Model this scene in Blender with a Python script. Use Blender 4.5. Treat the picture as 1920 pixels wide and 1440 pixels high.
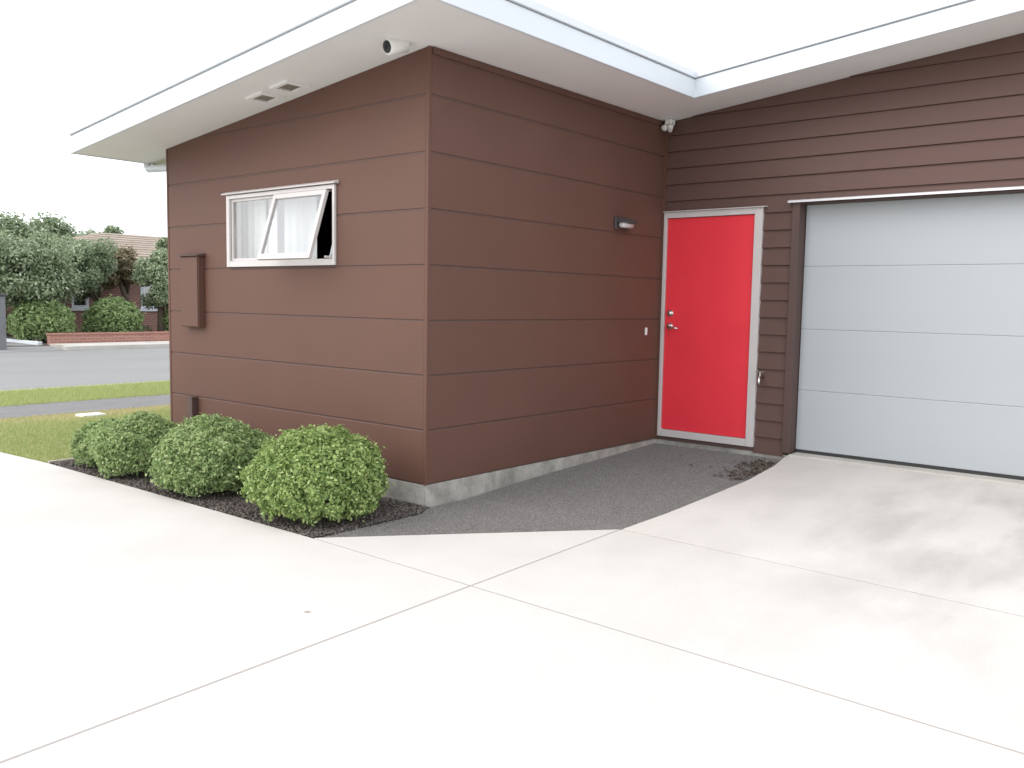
import bpy, bmesh, math, random
import numpy as np
from mathutils import Matrix, Vector

for o in list(bpy.data.objects):
    bpy.data.objects.remove(o)
scene = bpy.context.scene
COL = scene.collection
random.seed(7)
RNG = np.random.default_rng(11)

# ------------------------------------------------------------------ camera
CAM = Vector((4.36505, -4.32795, 1.28164))
YAW, PITCH, ROLL, FPX = 0.693513, -0.0918993, 0.0176, 1672.05
cy, sy, cp, sp = math.cos(YAW), math.sin(YAW), math.cos(PITCH), math.sin(PITCH)
fwd = Vector((-sy * cp, cy * cp, sp)); right = Vector((cy, sy, 0)); up = right.cross(fwd)
cr, sr = math.cos(ROLL), math.sin(ROLL)
r2 = cr * right + sr * up; u2 = -sr * right + cr * up
cam_data = bpy.data.cameras.new('camera'); cam = bpy.data.objects.new('camera', cam_data); COL.objects.link(cam)
cam.matrix_world = Matrix(((r2.x, u2.x, -fwd.x, CAM.x), (r2.y, u2.y, -fwd.y, CAM.y), (r2.z, u2.z, -fwd.z, CAM.z), (0, 0, 0, 1)))
cam_data.sensor_width = 36.0; cam_data.lens = FPX / 1920 * 36.0
cam_data.clip_start = 0.05; cam_data.clip_end = 2000
scene.camera = cam

# ------------------------------------------------------------------ sky, sun, exposure
SUN_AZ, SUN_EL = math.radians(212), math.radians(38)      # compass style: clockwise from +Y
world = bpy.data.worlds.new('World'); scene.world = world; world.use_nodes = True
wn, wl = world.node_tree.nodes, world.node_tree.links
wn.clear()
w_out = wn.new('ShaderNodeOutputWorld'); w_bg = wn.new('ShaderNodeBackground')
w_sky = wn.new('ShaderNodeTexSky'); w_sky.sky_type = 'NISHITA'; w_sky.sun_disc = False
w_sky.sun_elevation = SUN_EL; w_sky.sun_rotation = SUN_AZ
w_sky.air_density = 1.0; w_sky.dust_density = 4.0; w_sky.ozone_density = 1.0
w_mix = wn.new('ShaderNodeMix'); w_mix.data_type = 'RGBA'; w_mix.inputs['Factor'].default_value = 0.86
w_mix.inputs['B'].default_value = (8.6, 8.8, 9.2, 1)      # an even white cloud deck over the clear sky
wl.new(w_sky.outputs['Color'], w_mix.inputs['A'])
wl.new(w_mix.outputs['Result'], w_bg.inputs['Color'])
w_bg.inputs['Strength'].default_value = 0.12
wl.new(w_bg.outputs['Background'], w_out.inputs['Surface'])

sun_d = bpy.data.lights.new('sun', 'SUN'); sun_d.energy = 0.65; sun_d.angle = math.radians(50); sun_d.color = (1.0, 0.965, 0.91)
sun = bpy.data.objects.new('sun', sun_d); COL.objects.link(sun)
to_sun = Vector((math.sin(SUN_AZ) * math.cos(SUN_EL), math.cos(SUN_AZ) * math.cos(SUN_EL), math.sin(SUN_EL)))
sun.rotation_euler = to_sun.to_track_quat('Z', 'Y').to_euler(); sun.location = (0, -5, 12)

scene.render.engine = 'CYCLES'
scene.view_settings.view_transform = 'Standard'; scene.view_settings.look = 'None'
scene.view_settings.gamma = 1.0; scene.view_settings.use_curve_mapping = False
scene.view_settings.exposure = 1.0

# ------------------------------------------------------------------ helpers
WLOC = {}
def reg(o, parent, w):
    WLOC[o.name] = Vector(w)
    if parent is not None:
        o.parent = parent; o.location = Vector(w) - WLOC[parent.name]
    else:
        o.location = Vector(w)
    COL.objects.link(o)
    return o
def tag(o, label=None, cat=None, group=None, kind=None):
    if label: o['label'] = label
    if cat: o['category'] = cat
    if group: o['group'] = group
    if kind: o['kind'] = kind
    return o
def empty(name, loc, label=None, cat=None, group=None, kind=None):
    o = bpy.data.objects.new(name, None); o.empty_display_size = 0.1
    return tag(reg(o, None, loc), label, cat, group, kind)
def from_bm(name, bm, mat, parent=None, smooth=False):
    bmesh.ops.recalc_face_normals(bm, faces=bm.faces[:])
    cs = [v.co for v in bm.verts]
    c = Vector(((min(v.x for v in cs) + max(v.x for v in cs)) / 2, (min(v.y for v in cs) + max(v.y for v in cs)) / 2, min(v.z for v in cs)))
    bmesh.ops.translate(bm, verts=bm.verts[:], vec=-c)
    me = bpy.data.meshes.new(name); bm.to_mesh(me); bm.free()
    if smooth:
        for p in me.polygons: p.use_smooth = True
    me.materials.append(mat)
    return reg(bpy.data.objects.new(name, me), parent, c)
def bm_box(bm, a, b, bev=0.0):
    vs = [bm.verts.new((x, y, z)) for x in (a[0], b[0]) for y in (a[1], b[1]) for z in (a[2], b[2])]
    F = [(0, 1, 3, 2), (4, 6, 7, 5), (0, 4, 5, 1), (2, 3, 7, 6), (0, 2, 6, 4), (1, 5, 7, 3)]
    fs = [bm.faces.new([vs[i] for i in f]) for f in F]
    if bev:
        es = list({e for f in fs for e in f.edges})
        bmesh.ops.bevel(bm, geom=es, offset=bev, segments=2, affect='EDGES', profile=0.5)
def box(name, a, b, mat, parent=None, bev=0.0):
    bm = bmesh.new(); bm_box(bm, a, b, bev)
    return from_bm(name, bm, mat, parent)
def bm_prism(bm, front, back, bev=0.0):
    f = [bm.verts.new(v) for v in front]; k = [bm.verts.new(v) for v in back]
    n = len(f)
    ff = bm.faces.new(f); bm.faces.new(k[::-1])
    for i in range(n):
        bm.faces.new((f[i], k[i], k[(i + 1) % n], f[(i + 1) % n]))
    if bev:
        bmesh.ops.bevel(bm, geom=list(ff.edges), offset=bev, segments=1, affect='EDGES')
def prism(name, front, back, mat, parent=None, bev=0.0):
    bm = bmesh.new(); bm_prism(bm, front, back, bev)
    return from_bm(name, bm, mat, parent)
def bm_tube(bm, pts, rads, seg=10, caps=True):
    rings = []
    pts = [Vector(p) for p in pts]
    for i, p in enumerate(pts):
        d = (pts[min(i + 1, len(pts) - 1)] - pts[max(i - 1, 0)]).normalized()
        a = d.orthogonal().normalized() if i == 0 else (prev - d * prev.dot(d)).normalized()
        prev = a; b = d.cross(a)
        rings.append([bm.verts.new(p + rads[i] * (math.cos(t) * a + math.sin(t) * b)) for t in [2 * math.pi * j / seg for j in range(seg)]])
    for r0, r1 in zip(rings, rings[1:]):
        for j in range(seg):
            bm.faces.new((r0[j], r0[(j + 1) % seg], r1[(j + 1) % seg], r1[j]))
    if caps:
        bm.faces.new(rings[0][::-1]); bm.faces.new(rings[-1])
def tube(name, pts, rads, mat, parent=None, seg=10, smooth=True):
    bm = bmesh.new(); bm_tube(bm, pts, rads, seg)
    return from_bm(name, bm, mat, parent, smooth)
def np_mesh(name, verts, faces, mat, parent=None, loc=None, smooth=False):
    """faces: (n,k) int array, all of the same size"""
    verts = np.asarray(verts, dtype=np.float32); faces = np.asarray(faces, dtype=np.int32)
    c = np.array(loc if loc is not None else [verts[:, 0].mean(), verts[:, 1].mean(), verts[:, 2].min()], dtype=np.float32)
    me = bpy.data.meshes.new(name); n, k = faces.shape
    me.vertices.add(len(verts)); me.vertices.foreach_set('co', (verts - c).ravel())
    me.loops.add(n * k); me.loops.foreach_set('vertex_index', faces.ravel())
    me.polygons.add(n); me.polygons.foreach_set('loop_start', np.arange(0, n * k, k, dtype=np.int32))
    me.update(calc_edges=True); me.validate()
    if smooth: me.polygons.foreach_set('use_smooth', np.ones(n, dtype=bool))
    me.materials.append(mat)
    return reg(bpy.data.objects.new(name, me), parent, c.tolist())

# ------------------------------------------------------------------ materials
def M(name, col, rough=0.6, var=0.0, scale=8.0, bump=0.0, bscale=60.0, metal=0.0, col2=None, spec=0.5, stretch=(1, 1, 1), detail=5):
    m = bpy.data.materials.new(name); m.use_nodes = True
    nt = m.node_tree; N, L = nt.nodes, nt.links
    p = N['Principled BSDF']
    p.inputs['Roughness'].default_value = rough; p.inputs['Metallic'].default_value = metal
    p.inputs['Specular IOR Level'].default_value = spec
    p.inputs['Base Color'].default_value = (*col, 1)
    tc = N.new('ShaderNodeNewGeometry')
    mp = N.new('ShaderNodeMapping'); mp.inputs['Scale'].default_value = stretch
    L.new(tc.outputs['Position'], mp.inputs['Vector'])
    if var or col2:
        nz = N.new('ShaderNodeTexNoise'); nz.inputs['Scale'].default_value = scale; nz.inputs['Detail'].default_value = detail
        nz.inputs['Roughness'].default_value = 0.62
        L.new(mp.outputs['Vector'], nz.inputs['Vector'])
        rp = N.new('ShaderNodeValToRGB'); rp.color_ramp.elements[0].position = 0.32; rp.color_ramp.elements[1].position = 0.68
        c2 = col2 or tuple(min(1, c * (1 + var)) for c in col)
        c1 = col if col2 else tuple(c * (1 - var) for c in col)
        rp.color_ramp.elements[0].color = (*c1, 1); rp.color_ramp.elements[1].color = (*c2, 1)
        L.new(nz.outputs['Fac'], rp.inputs['Fac']); L.new(rp.outputs['Color'], p.inputs['Base Color'])
        mr = N.new('ShaderNodeMapRange'); mr.inputs['To Min'].default_value = max(0.02, rough - 0.07); mr.inputs['To Max'].default_value = min(1, rough + 0.07)
        L.new(nz.outputs['Fac'], mr.inputs['Value']); L.new(mr.outputs['Result'], p.inputs['Roughness'])
    if bump:
        bz = N.new('ShaderNodeTexNoise'); bz.inputs['Scale'].default_value = bscale; bz.inputs['Detail'].default_value = 6
        L.new(mp.outputs['Vector'], bz.inputs['Vector'])
        bp = N.new('ShaderNodeBump'); bp.inputs['Strength'].default_value = bump; bp.inputs['Distance'].default_value = 0.01
        L.new(bz.outputs['Fac'], bp.inputs['Height']); L.new(bp.outputs['Normal'], p.inputs['Normal'])
    return m
def leaf_mat(name, cols, rough=0.5, trans=0.35):
    m = bpy.data.materials.new(name); m.use_nodes = True
    nt = m.node_tree; N, L = nt.nodes, nt.links
    p = N['Principled BSDF']; p.inputs['Roughness'].default_value = rough
    p.inputs['Specular IOR Level'].default_value = 0.35
    g = N.new('ShaderNodeNewGeometry'); rp = N.new('ShaderNodeValToRGB')
    el = rp.color_ramp.elements
    el[0].color = (*cols[0], 1); el[1].color = (*cols[-1], 1)
    for i, c in enumerate(cols[1:-1], 1):
        e = el.new(i / (len(cols) - 1)); e.color = (*c, 1)
    L.new(g.outputs['Random Per Island'], rp.inputs['Fac']); L.new(rp.outputs['Color'], p.inputs['Base Color'])
    t = N.new('ShaderNodeBsdfTranslucent'); L.new(rp.outputs['Color'], t.inputs['Color'])
    mx = N.new('ShaderNodeMixShader'); mx.inputs['Fac'].default_value = trans
    L.new(p.outputs['BSDF'], mx.inputs[1]); L.new(t.outputs['BSDF'], mx.inputs[2])
    L.new(mx.outputs['Shader'], N['Material Output'].inputs['Surface'])
    return m
def glass_mat(name, tint=(0.95, 0.96, 0.96), refl=1.5):
    m = bpy.data.materials.new(name); m.use_nodes = True
    nt = m.node_tree; N, L = nt.nodes, nt.links; N.remove(N['Principled BSDF'])
    tr = N.new('ShaderNodeBsdfTransparent'); tr.inputs['Color'].default_value = (*tint, 1)
    gl = N.new('ShaderNodeBsdfGlossy'); gl.inputs['Roughness'].default_value = 0.02
    lw = N.new('ShaderNodeLayerWeight'); lw.inputs['Blend'].default_value = 0.5
    pw = N.new('ShaderNodeMath'); pw.operation = 'POWER'; pw.inputs[1].default_value = 4.0
    fr = N.new('ShaderNodeMath'); fr.operation = 'MULTIPLY_ADD'; fr.inputs[1].default_value = 0.9; fr.inputs[2].default_value = 0.16
    L.new(lw.outputs['Facing'], pw.inputs[0]); L.new(pw.outputs['Value'], fr.inputs[0])
    mx = N.new('ShaderNodeMixShader')
    L.new(fr.outputs['Value'], mx.inputs['Fac']); L.new(tr.outputs['BSDF'], mx.inputs[1]); L.new(gl.outputs['BSDF'], mx.inputs[2])
    L.new(mx.outputs['Shader'], N['Material Output'].inputs['Surface'])
    return m
def concrete_mat():
    m = M('broom_concrete', (0.575, 0.545, 0.512), 0.85, 0.05, 1.3, 0.25, 220)
    N, L = m.node_tree.nodes, m.node_tree.links; p = N['Principled BSDF']
    src = p.inputs['Base Color'].links[0].from_socket
    geo = N.new('ShaderNodeNewGeometry')
    mp = N.new('ShaderNodeMapping'); mp.inputs['Scale'].default_value = (1.35, 0.55, 1); mp.inputs['Rotation'].default_value = (0, 0, math.radians(-12))
    L.new(geo.outputs['Position'], mp.inputs['Vector'])
    nz = N.new('ShaderNodeTexNoise'); nz.inputs['Scale'].default_value = 1.5; nz.inputs['Detail'].default_value = 5; nz.inputs['Roughness'].default_value = 0.55
    nz.inputs['Distortion'].default_value = 0.25
    L.new(mp.outputs['Vector'], nz.inputs['Vector'])
    rp = N.new('ShaderNodeMapRange'); rp.inputs['From Min'].default_value = 0.46; rp.inputs['From Max'].default_value = 0.70; rp.inputs['To Max'].default_value = 0.50
    L.new(nz.outputs['Fac'], rp.inputs['Value'])
    # tyre dirt and drips gather on the parking apron in front of the garage
    sx = N.new('ShaderNodeSeparateXYZ'); L.new(geo.outputs['Position'], sx.inputs['Vector'])
    ay = N.new('ShaderNodeMapRange'); ay.inputs['From Min'].default_value = -2.0; ay.inputs['From Max'].default_value = 1.6; ay.inputs['To Min'].default_value = 0.05
    L.new(sx.outputs['Y'], ay.inputs['Value'])
    ax = N.new('ShaderNodeMapRange'); ax.inputs['From Min'].default_value = 1.2; ax.inputs['From Max'].default_value = 3.1; ax.inputs['To Min'].default_value = 0.04
    L.new(sx.outputs['X'], ax.inputs['Value'])
    m1 = N.new('ShaderNodeMath'); m1.operation = 'MULTIPLY'; L.new(ay.outputs['Result'], m1.inputs[0]); L.new(ax.outputs['Result'], m1.inputs[1])
    m2 = N.new('ShaderNodeMath'); m2.operation = 'MULTIPLY'; L.new(m1.outputs['Value'], m2.inputs[0]); L.new(rp.outputs['Result'], m2.inputs[1])
    mix = N.new('ShaderNodeMix'); mix.data_type = 'RGBA'; mix.inputs['B'].default_value = (0.21, 0.195, 0.185, 1)
    L.new(m2.outputs['Value'], mix.inputs['Factor']); L.new(src, mix.inputs['A'])
    # a few small spots
    vo = N.new('ShaderNodeTexVoronoi'); vo.inputs['Scale'].default_value = 1.1; L.new(geo.outputs['Position'], vo.inputs['Vector'])
    lt = N.new('ShaderNodeMapRange'); lt.inputs['From Min'].default_value = 0.012; lt.inputs['From Max'].default_value = 0.028; lt.inputs['To Min'].default_value = 0.6; lt.inputs['To Max'].default_value = 0.0
    L.new(vo.outputs['Distance'], lt.inputs['Value'])
    mix2 = N.new('ShaderNodeMix'); mix2.data_type = 'RGBA'; mix2.inputs['B'].default_value = (0.12, 0.11, 0.10, 1)
    L.new(lt.outputs['Result'], mix2.inputs['Factor']); L.new(mix.outputs['Result'], mix2.inputs['A'])
    # fine grit
    gz = N.new('ShaderNodeTexNoise'); gz.inputs['Scale'].default_value = 140; gz.inputs['Detail'].default_value = 3; L.new(geo.outputs['Position'], gz.inputs['Vector'])
    gr = N.new('ShaderNodeMapRange'); gr.inputs['From Min'].default_value = 0.30; gr.inputs['From Max'].default_value = 0.42; gr.inputs['To Min'].default_value = 0.35; gr.inputs['To Max'].default_value = 0.0
    L.new(gz.outputs['Fac'], gr.inputs['Value'])
    mix3 = N.new('ShaderNodeMix'); mix3.data_type = 'RGBA'; mix3.inputs['B'].default_value = (0.25, 0.235, 0.22, 1)
    L.new(gr.outputs['Result'], mix3.inputs['Factor']); L.new(mix2.outputs['Result'], mix3.inputs['A'])
    L.new(mix3.outputs['Result'], p.inputs['Base Color'])
    return m
def brick_mat(name, c1, c2, mortar):
    m = bpy.data.materials.new(name); m.use_nodes = True
    N, L = m.node_tree.nodes, m.node_tree.links; p = N['Principled BSDF']; p.inputs['Roughness'].default_value = 0.85
    g = N.new('ShaderNodeNewGeometry'); s = N.new('ShaderNodeSeparateXYZ'); c = N.new('ShaderNodeCombineXYZ')
    ad = N.new('ShaderNodeMath'); ad.operation = 'ADD'
    L.new(g.outputs['Position'], s.inputs['Vector']); L.new(s.outputs['X'], ad.inputs[0]); L.new(s.outputs['Y'], ad.inputs[1])
    L.new(ad.outputs['Value'], c.inputs['X']); L.new(s.outputs['Z'], c.inputs['Y'])
    b = N.new('ShaderNodeTexBrick'); b.inputs['Color1'].default_value = (*c1, 1); b.inputs['Color2'].default_value = (*c2, 1); b.inputs['Mortar'].default_value = (*mortar, 1)
    b.inputs['Scale'].default_value = 1.0; b.inputs['Brick Width'].default_value = 0.24; b.inputs['Row Height'].default_value = 0.086; b.inputs['Mortar Size'].default_value = 0.008
    L.new(c.outputs['Vector'], b.inputs['Vector']); L.new(b.outputs['Color'], p.inputs['Base Color'])
    return m

m_panel = M('brown_panel_paint', (0.122, 0.060, 0.043), 0.6, 0.05, 1.6, 0.05, 90, spec=0.35)
m_board = M('brown_board_paint', (0.115, 0.064, 0.054), 0.6, 0.05, 2.2, 0.08, 60, stretch=(0.25, 1, 1), spec=0.35)
m_trimb = M('brown_trim', (0.088, 0.052, 0.045), 0.55, 0.04, 3)
m_frame = M('silver_pearl_aluminium', (0.58, 0.55, 0.54), 0.42, 0.03, 5)
m_white = M('white_fascia', (0.66, 0.70, 0.745), 0.35, 0.02, 2)
m_sof = M('soffit_paint', (0.80, 0.79, 0.785), 0.7, 0.03, 1.2, 0.04, 40)
m_red = M('red_door_paint', (0.82, 0.042, 0.062), 0.36, 0.05, 1.5, 0.02, 30)
m_gar = M('pale_grey_steel', (0.395, 0.422, 0.440), 0.42, 0.015, 1.0, 0.03, 35, stretch=(0.15, 1, 3))
m_conc = concrete_mat()
m_found = M('foundation_concrete', (0.35, 0.335, 0.30), 0.9, 0.32, 6, 0.5, 40)
m_dark = M('dark_rubber', (0.03, 0.03, 0.032), 0.7)
m_black = M('black_lens', (0.012, 0.014, 0.018), 0.12)
m_chrome = M('satin_chrome', (0.72, 0.71, 0.69), 0.22, metal=1.0)
m_flash = M('flashing_metal', (0.66, 0.66, 0.68), 0.35, metal=0.35)
m_plast = M('white_plastic', (0.80, 0.79, 0.77), 0.4)
m_charc = M('charcoal_metal', (0.06, 0.055, 0.055), 0.45)
m_lens = M('frosted_lens', (0.62, 0.60, 0.60), 0.25)
m_cur = M('net_curtain', (0.88, 0.89, 0.88), 0.9, 0.03, 4)
m_room = M('room_plaster', (0.35, 0.34, 0.33), 0.9)
m_glass = glass_mat('window_glass')
m_gravb = M('gravel_bed', (0.20, 0.188, 0.178), 0.95, 0.3, 60, 1.0, 160)
m_soil = M('soil', (0.075, 0.063, 0.056), 0.95, 0.4, 14, 1.0, 50)
m_grass_base = M('turf', (0.22, 0.27, 0.10), 0.95, scale=1.3, col2=(0.34, 0.33, 0.15), bump=0.8, bscale=60)
m_path = M('footpath_asphalt', (0.175, 0.17, 0.17), 0.9, 0.10, 4, 0.5, 150)
m_road = M('chip_road', (0.215, 0.215, 0.212), 0.9, 0.07, 0.7, 0.4, 90, stretch=(1, 0.4, 1))
m_kerb = M('kerb_concrete', (0.46, 0.44, 0.40), 0.9, 0.12, 2, 0.3, 60)
m_ground = M('far_ground', (0.10, 0.12, 0.05), 0.95, 0.3, 0.3)
m_brick = brick_mat('house_brick', (0.28, 0.13, 0.10), (0.23, 0.11, 0.09), (0.30, 0.26, 0.23))
m_brick2 = brick_mat('garden_brick', (0.36, 0.16, 0.12), (0.30, 0.135, 0.105), (0.34, 0.27, 0.23))
m_tile = M('roof_tile', (0.25, 0.20, 0.16), 0.8, scale=2.2, col2=(0.36, 0.30, 0.24))
m_joint = M('joint_filler', (0.33, 0.31, 0.29), 0.95)
m_shadow = M('painted_shadow_line', (0.40, 0.41, 0.42), 0.6)  # grey colour stands in for the shadow line under the cap flashing
m_bark = M('bark', (0.10, 0.075, 0.055), 0.95, 0.3, 12, 0.8, 30)
m_timber = M('grey_timber', (0.40, 0.36, 0.30), 0.9, 0.15, 10)
lm_near = leaf_mat('shrub_leaf', [(0.14, 0.227, 0.07), (0.248, 0.356, 0.108), (0.367, 0.475, 0.162), (0.518, 0.605, 0.27)])
lm_near2 = leaf_mat('shrub_leaf_dull', [(0.151, 0.238, 0.092), (0.248, 0.356, 0.135), (0.367, 0.464, 0.194), (0.518, 0.594, 0.302)])
lm_tree = leaf_mat('tree_leaf_dark', [(0.143, 0.202, 0.111), (0.227, 0.293, 0.169), (0.338, 0.403, 0.247), (0.52, 0.572, 0.39)])
lm_tree2 = leaf_mat('tree_leaf_grey', [(0.172, 0.23, 0.132), (0.253, 0.322, 0.19), (0.38, 0.437, 0.276)])
lm_tree3 = leaf_mat('tree_leaf_rusty', [(0.18, 0.168, 0.096), (0.264, 0.216, 0.132), (0.336, 0.288, 0.18)])
lm_hedge = leaf_mat('hedge_leaf', [(0.18, 0.264, 0.114), (0.276, 0.372, 0.156), (0.396, 0.492, 0.216)])
lm_grass = leaf_mat('grass_blade', [(0.26, 0.36, 0.11), (0.36, 0.43, 0.16), (0.47, 0.50, 0.22), (0.58, 0.53, 0.30)])
lm_lush = leaf_mat('lush_grass_blade', [(0.31, 0.38, 0.14), (0.41, 0.47, 0.19), (0.52, 0.54, 0.25)])
lm_straw = leaf_mat('straw_blade', [(0.50, 0.40, 0.22), (0.60, 0.49, 0.29), (0.44, 0.41, 0.18)])
lm_grav = leaf_mat('gravel_stone', [(0.17, 0.16, 0.152), (0.23, 0.217, 0.206), (0.32, 0.305, 0.29)], 0.9, 0.0)
lm_chip = leaf_mat('bark_chip', [(0.085, 0.072, 0.064), (0.13, 0.11, 0.098), (0.19, 0.165, 0.15)], 0.95, 0.0)
lm_dead = leaf_mat('dead_leaf', [(0.10, 0.078, 0.063), (0.17, 0.135, 0.11), (0.13, 0.105, 0.092)], 0.8, 0.1)

# ------------------------------------------------------------------ setting: ground, drive, street
D = 3.1069                                   # garage wall plane
S0, SK = 2.972, 0.1065                       # raked soffit plane z = S0 + SK*x
sof = lambda x: S0 + SK * x
ZD = -0.15
def zr(y):                                   # driveway ramps up to the garage
    return ZD + max(0.0, y - 0.40) * 0.0545

bm = bmesh.new()
for a in [(-300, -300, -0.42), (300, -300, -0.42), (300, 300, -0.42), (-300, 300, -0.42)]: bm.verts.new(a)
bm.faces.new(bm.verts[:])
tag(from_bm('ground', bm, m_ground), kind='structure')

drive = empty('driveway', (1.4, -1.07, ZD), kind='structure')
def slab(poly, gap=0.007):
    # shrink towards the inside by the joint gap, drape on the ramp, round the arris
    n = len(poly); P = [Vector(q) for q in poly]; out = []
    area = sum(P[i].x * P[(i + 1) % n].y - P[(i + 1) % n].x * P[i].y for i in range(n))
    sgn = 1 if area > 0 else -1
    for i in range(n):
        e0 = (P[i] - P[i - 1]).normalized(); e1 = (P[(i + 1) % n] - P[i]).normalized()
        n0 = Vector((-e0.y, e0.x)) * sgn; n1 = Vector((-e1.y, e1.x)) * sgn
        b = (n0 + n1); b = b / max(0.3, b.dot(n0))
        out.append(P[i] + b * gap)
    prism('concrete_slab', [(q.x, q.y, zr(q.y)) for q in out], [(q.x, q.y, zr(q.y) - 0.11) for q in out], m_conc, drive, 0.0012)
EDGE = [(1.345, 0.42), (1.39, 0.91), (1.41, 1.48), (1.425, 2.07), (1.385, 2.66), (1.31, 3.06)]
xj = lambda y: 1.345 + (0.42 - y) * 0.0437
yb = lambda x: -1.05 + (x - 0.098) * 0.0125 if x < 0 else -1.05 - (x - 0.098) * 0.017
slab([(0.098, -1.05), (1.345, 0.42), (xj(-1.07), -1.07)])
slab([(1.345, 0.42), (xj(-1.07), -1.07), (9.5, -1.22), (9.5, 0.22)][::-1])
slab([(xj(-1.07), -1.07), (xj(-4.4), -4.4), (9.5, -4.6), (9.5, -1.22)])
slab([(xj(-4.4), -4.4), (xj(-12), -12), (9.5, -12), (9.5, -4.6)])
slab([(-6.5, -1.20), (-4.25, -1.15), (-3.43, -1.09), (0.098, -1.05), (xj(-1.07), -1.07), (xj(-4.4), -4.4), (-6.5, -4.4)])
slab([(-6.5, -4.4), (xj(-4.4), -4.4), (xj(-12), -12), (-6.5, -12)])
# apron in front of the garage: a strip of quads so that it bends with the ramp
slab(EDGE + [(1.31, 3.20), (9.5, 3.20), (9.5, 0.22)])
box('joint_filler', (-6.4, -11.9, -0.30), (9.4, -1.2, ZD - 0.002), m_joint, drive)
prism('joint_filler', [(0.13, -1.2, ZD - 0.002), (0.15, -1.03, ZD - 0.002), (1.348, 0.405, ZD - 0.002), (1.36, 0.43, ZD - 0.002), (9.3, 0.25, ZD - 0.002), (9.3, -1.2, ZD - 0.002)],
      [(0.13, -1.2, -0.3), (0.15, -1.03, -0.3), (1.348, 0.405, -0.3), (1.36, 0.43, -0.3), (9.3, 0.25, -0.3), (9.3, -1.2, -0.3)], m_joint, drive)
box('garage_threshold', (1.335, 3.06, -0.20), (4.03, 3.42, 0.012), m_kerb, drive, 0.01)

# gravel bed by the door
def gz(y):
    return min(zr(y) - 0.014, -0.163 + 0.036 * max(0.0, y))
GP = [(0.02, 0.02), (0.11, -0.15), (0.10, -1.046)] + EDGE + [(1.31, 3.10), (0.0, 3.10)]
bm = bmesh.new()
bm.faces.new([bm.verts.new((x, y, 0)) for x, y in GP])
for k in range(17):
    bmesh.ops.bisect_plane(bm, geom=bm.verts[:] + bm.edges[:] + bm.faces[:], plane_co=(0, -0.9 + k * 0.25, 0), plane_no=(0, 1, 0))
for v in bm.verts: v.co.z = gz(v.co.y)
bot = bmesh.ops.extrude_face_region(bm, geom=bm.faces[:])
for v in [g for g in bot['geom'] if isinstance(g, bmesh.types.BMVert)]: v.co.z = -0.4
gravel_bed = tag(from_bm('gravel_bed', bm, m_gravb), kind='structure')
def inside(px, py, poly):
    r = np.zeros(len(px), bool); n = len(poly)
    for i in range(n):
        x0, y0 = poly[i]; x1, y1 = poly[i - 1]
        c = ((y0 > py) != (y1 > py)) & (px < (x1 - x0) * (py - y0) / (y1 - y0 + 1e-12) + x0)
        r ^= c
    return r
def scatter(poly, n):
    xs = [q[0] for q in poly]; ys = [q[1] for q in poly]
    px = RNG.uniform(min(xs), max(xs), n); py = RNG.uniform(min(ys), max(ys), n)
    k = inside(px, py, poly); return px[k], py[k]
def stones(px, py, pz, smin, smax, flat, mat, name, label=None, parent=None):
    n = len(px)
    base = np.array([(1, 0, 0), (0, 1, 0), (-1, 0, 0), (0, -1, 0), (0, 0, 1), (0, 0, -1)], float)
    F = np.array([(0, 1, 4), (1, 2, 4), (2, 3, 4), (3, 0, 4), (1, 0, 5), (2, 1, 5), (3, 2, 5), (0, 3, 5)])
    s = RNG.uniform(smin, smax, (n, 1)) * np.array([1, 1, flat]) * RNG.uniform(0.6, 1.3, (n, 3))
    v = base[None] * s[:, None] + RNG.normal(0, 0.12, (n, 6, 3)) * s[:, None]
    A = RNG.normal(0, 0.45, (n, 3)); A[:, 2] = RNG.uniform(0, 6.28, n)
    ca, sa = np.cos(A), np.sin(A)
    x, y, z = v[..., 0], v[..., 1], v[..., 2]
    y, z = y * ca[:, 0, None] - z * sa[:, 0, None], y * sa[:, 0, None] + z * ca[:, 0, None]
    x, z = x * ca[:, 1, None] + z * sa[:, 1, None], -x * sa[:, 1, None] + z * ca[:, 1, None]
    x, y = x * ca[:, 2, None] - y * sa[:, 2, None], x * sa[:, 2, None] + y * ca[:, 2, None]
    v = np.stack([x + px[:, None], y + py[:, None], z + pz[:, None]], -1).reshape(-1, 3)
    f = (F[None] + 6 * np.arange(n)[:, None, None]).reshape(-1, 3)
    o = np_mesh(name, v, f, mat, parent)
    o['kind'] = 'stuff'
    if label: tag(o, label, 'gravel' if 'grav' in name else 'mulch')
    return o
px, py = scatter(GP, 150000)
pz = np.array([gz(q) for q in py]) + 0.002 + RNG.normal(0, 0.0012, len(px))
stones(px, py, pz, 0.0022, 0.0055, 0.7, lm_grav, 'gravel', 'fine grey gravel in front of the red door')
# dead leaves blown against the garage corner
u = RNG.uniform(0, 1, 260)
px = 1.40 - RNG.gamma(1.6, 0.07, 260) - 0.10 * u; py = 2.15 + u * 0.75 + RNG.normal(0, 0.05, 260)
pz = np.array([gz(q) for q in py]) + 0.008 + RNG.uniform(0, 0.012, 260)
ok = inside(px, py, GP)
o = stones(px[ok], py[ok], pz[ok], 0.010, 0.024, 0.15, lm_dead, 'dry_leaves'); tag(o, 'drift of dead brown leaves on the gravel beside the garage', 'leaves')

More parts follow.
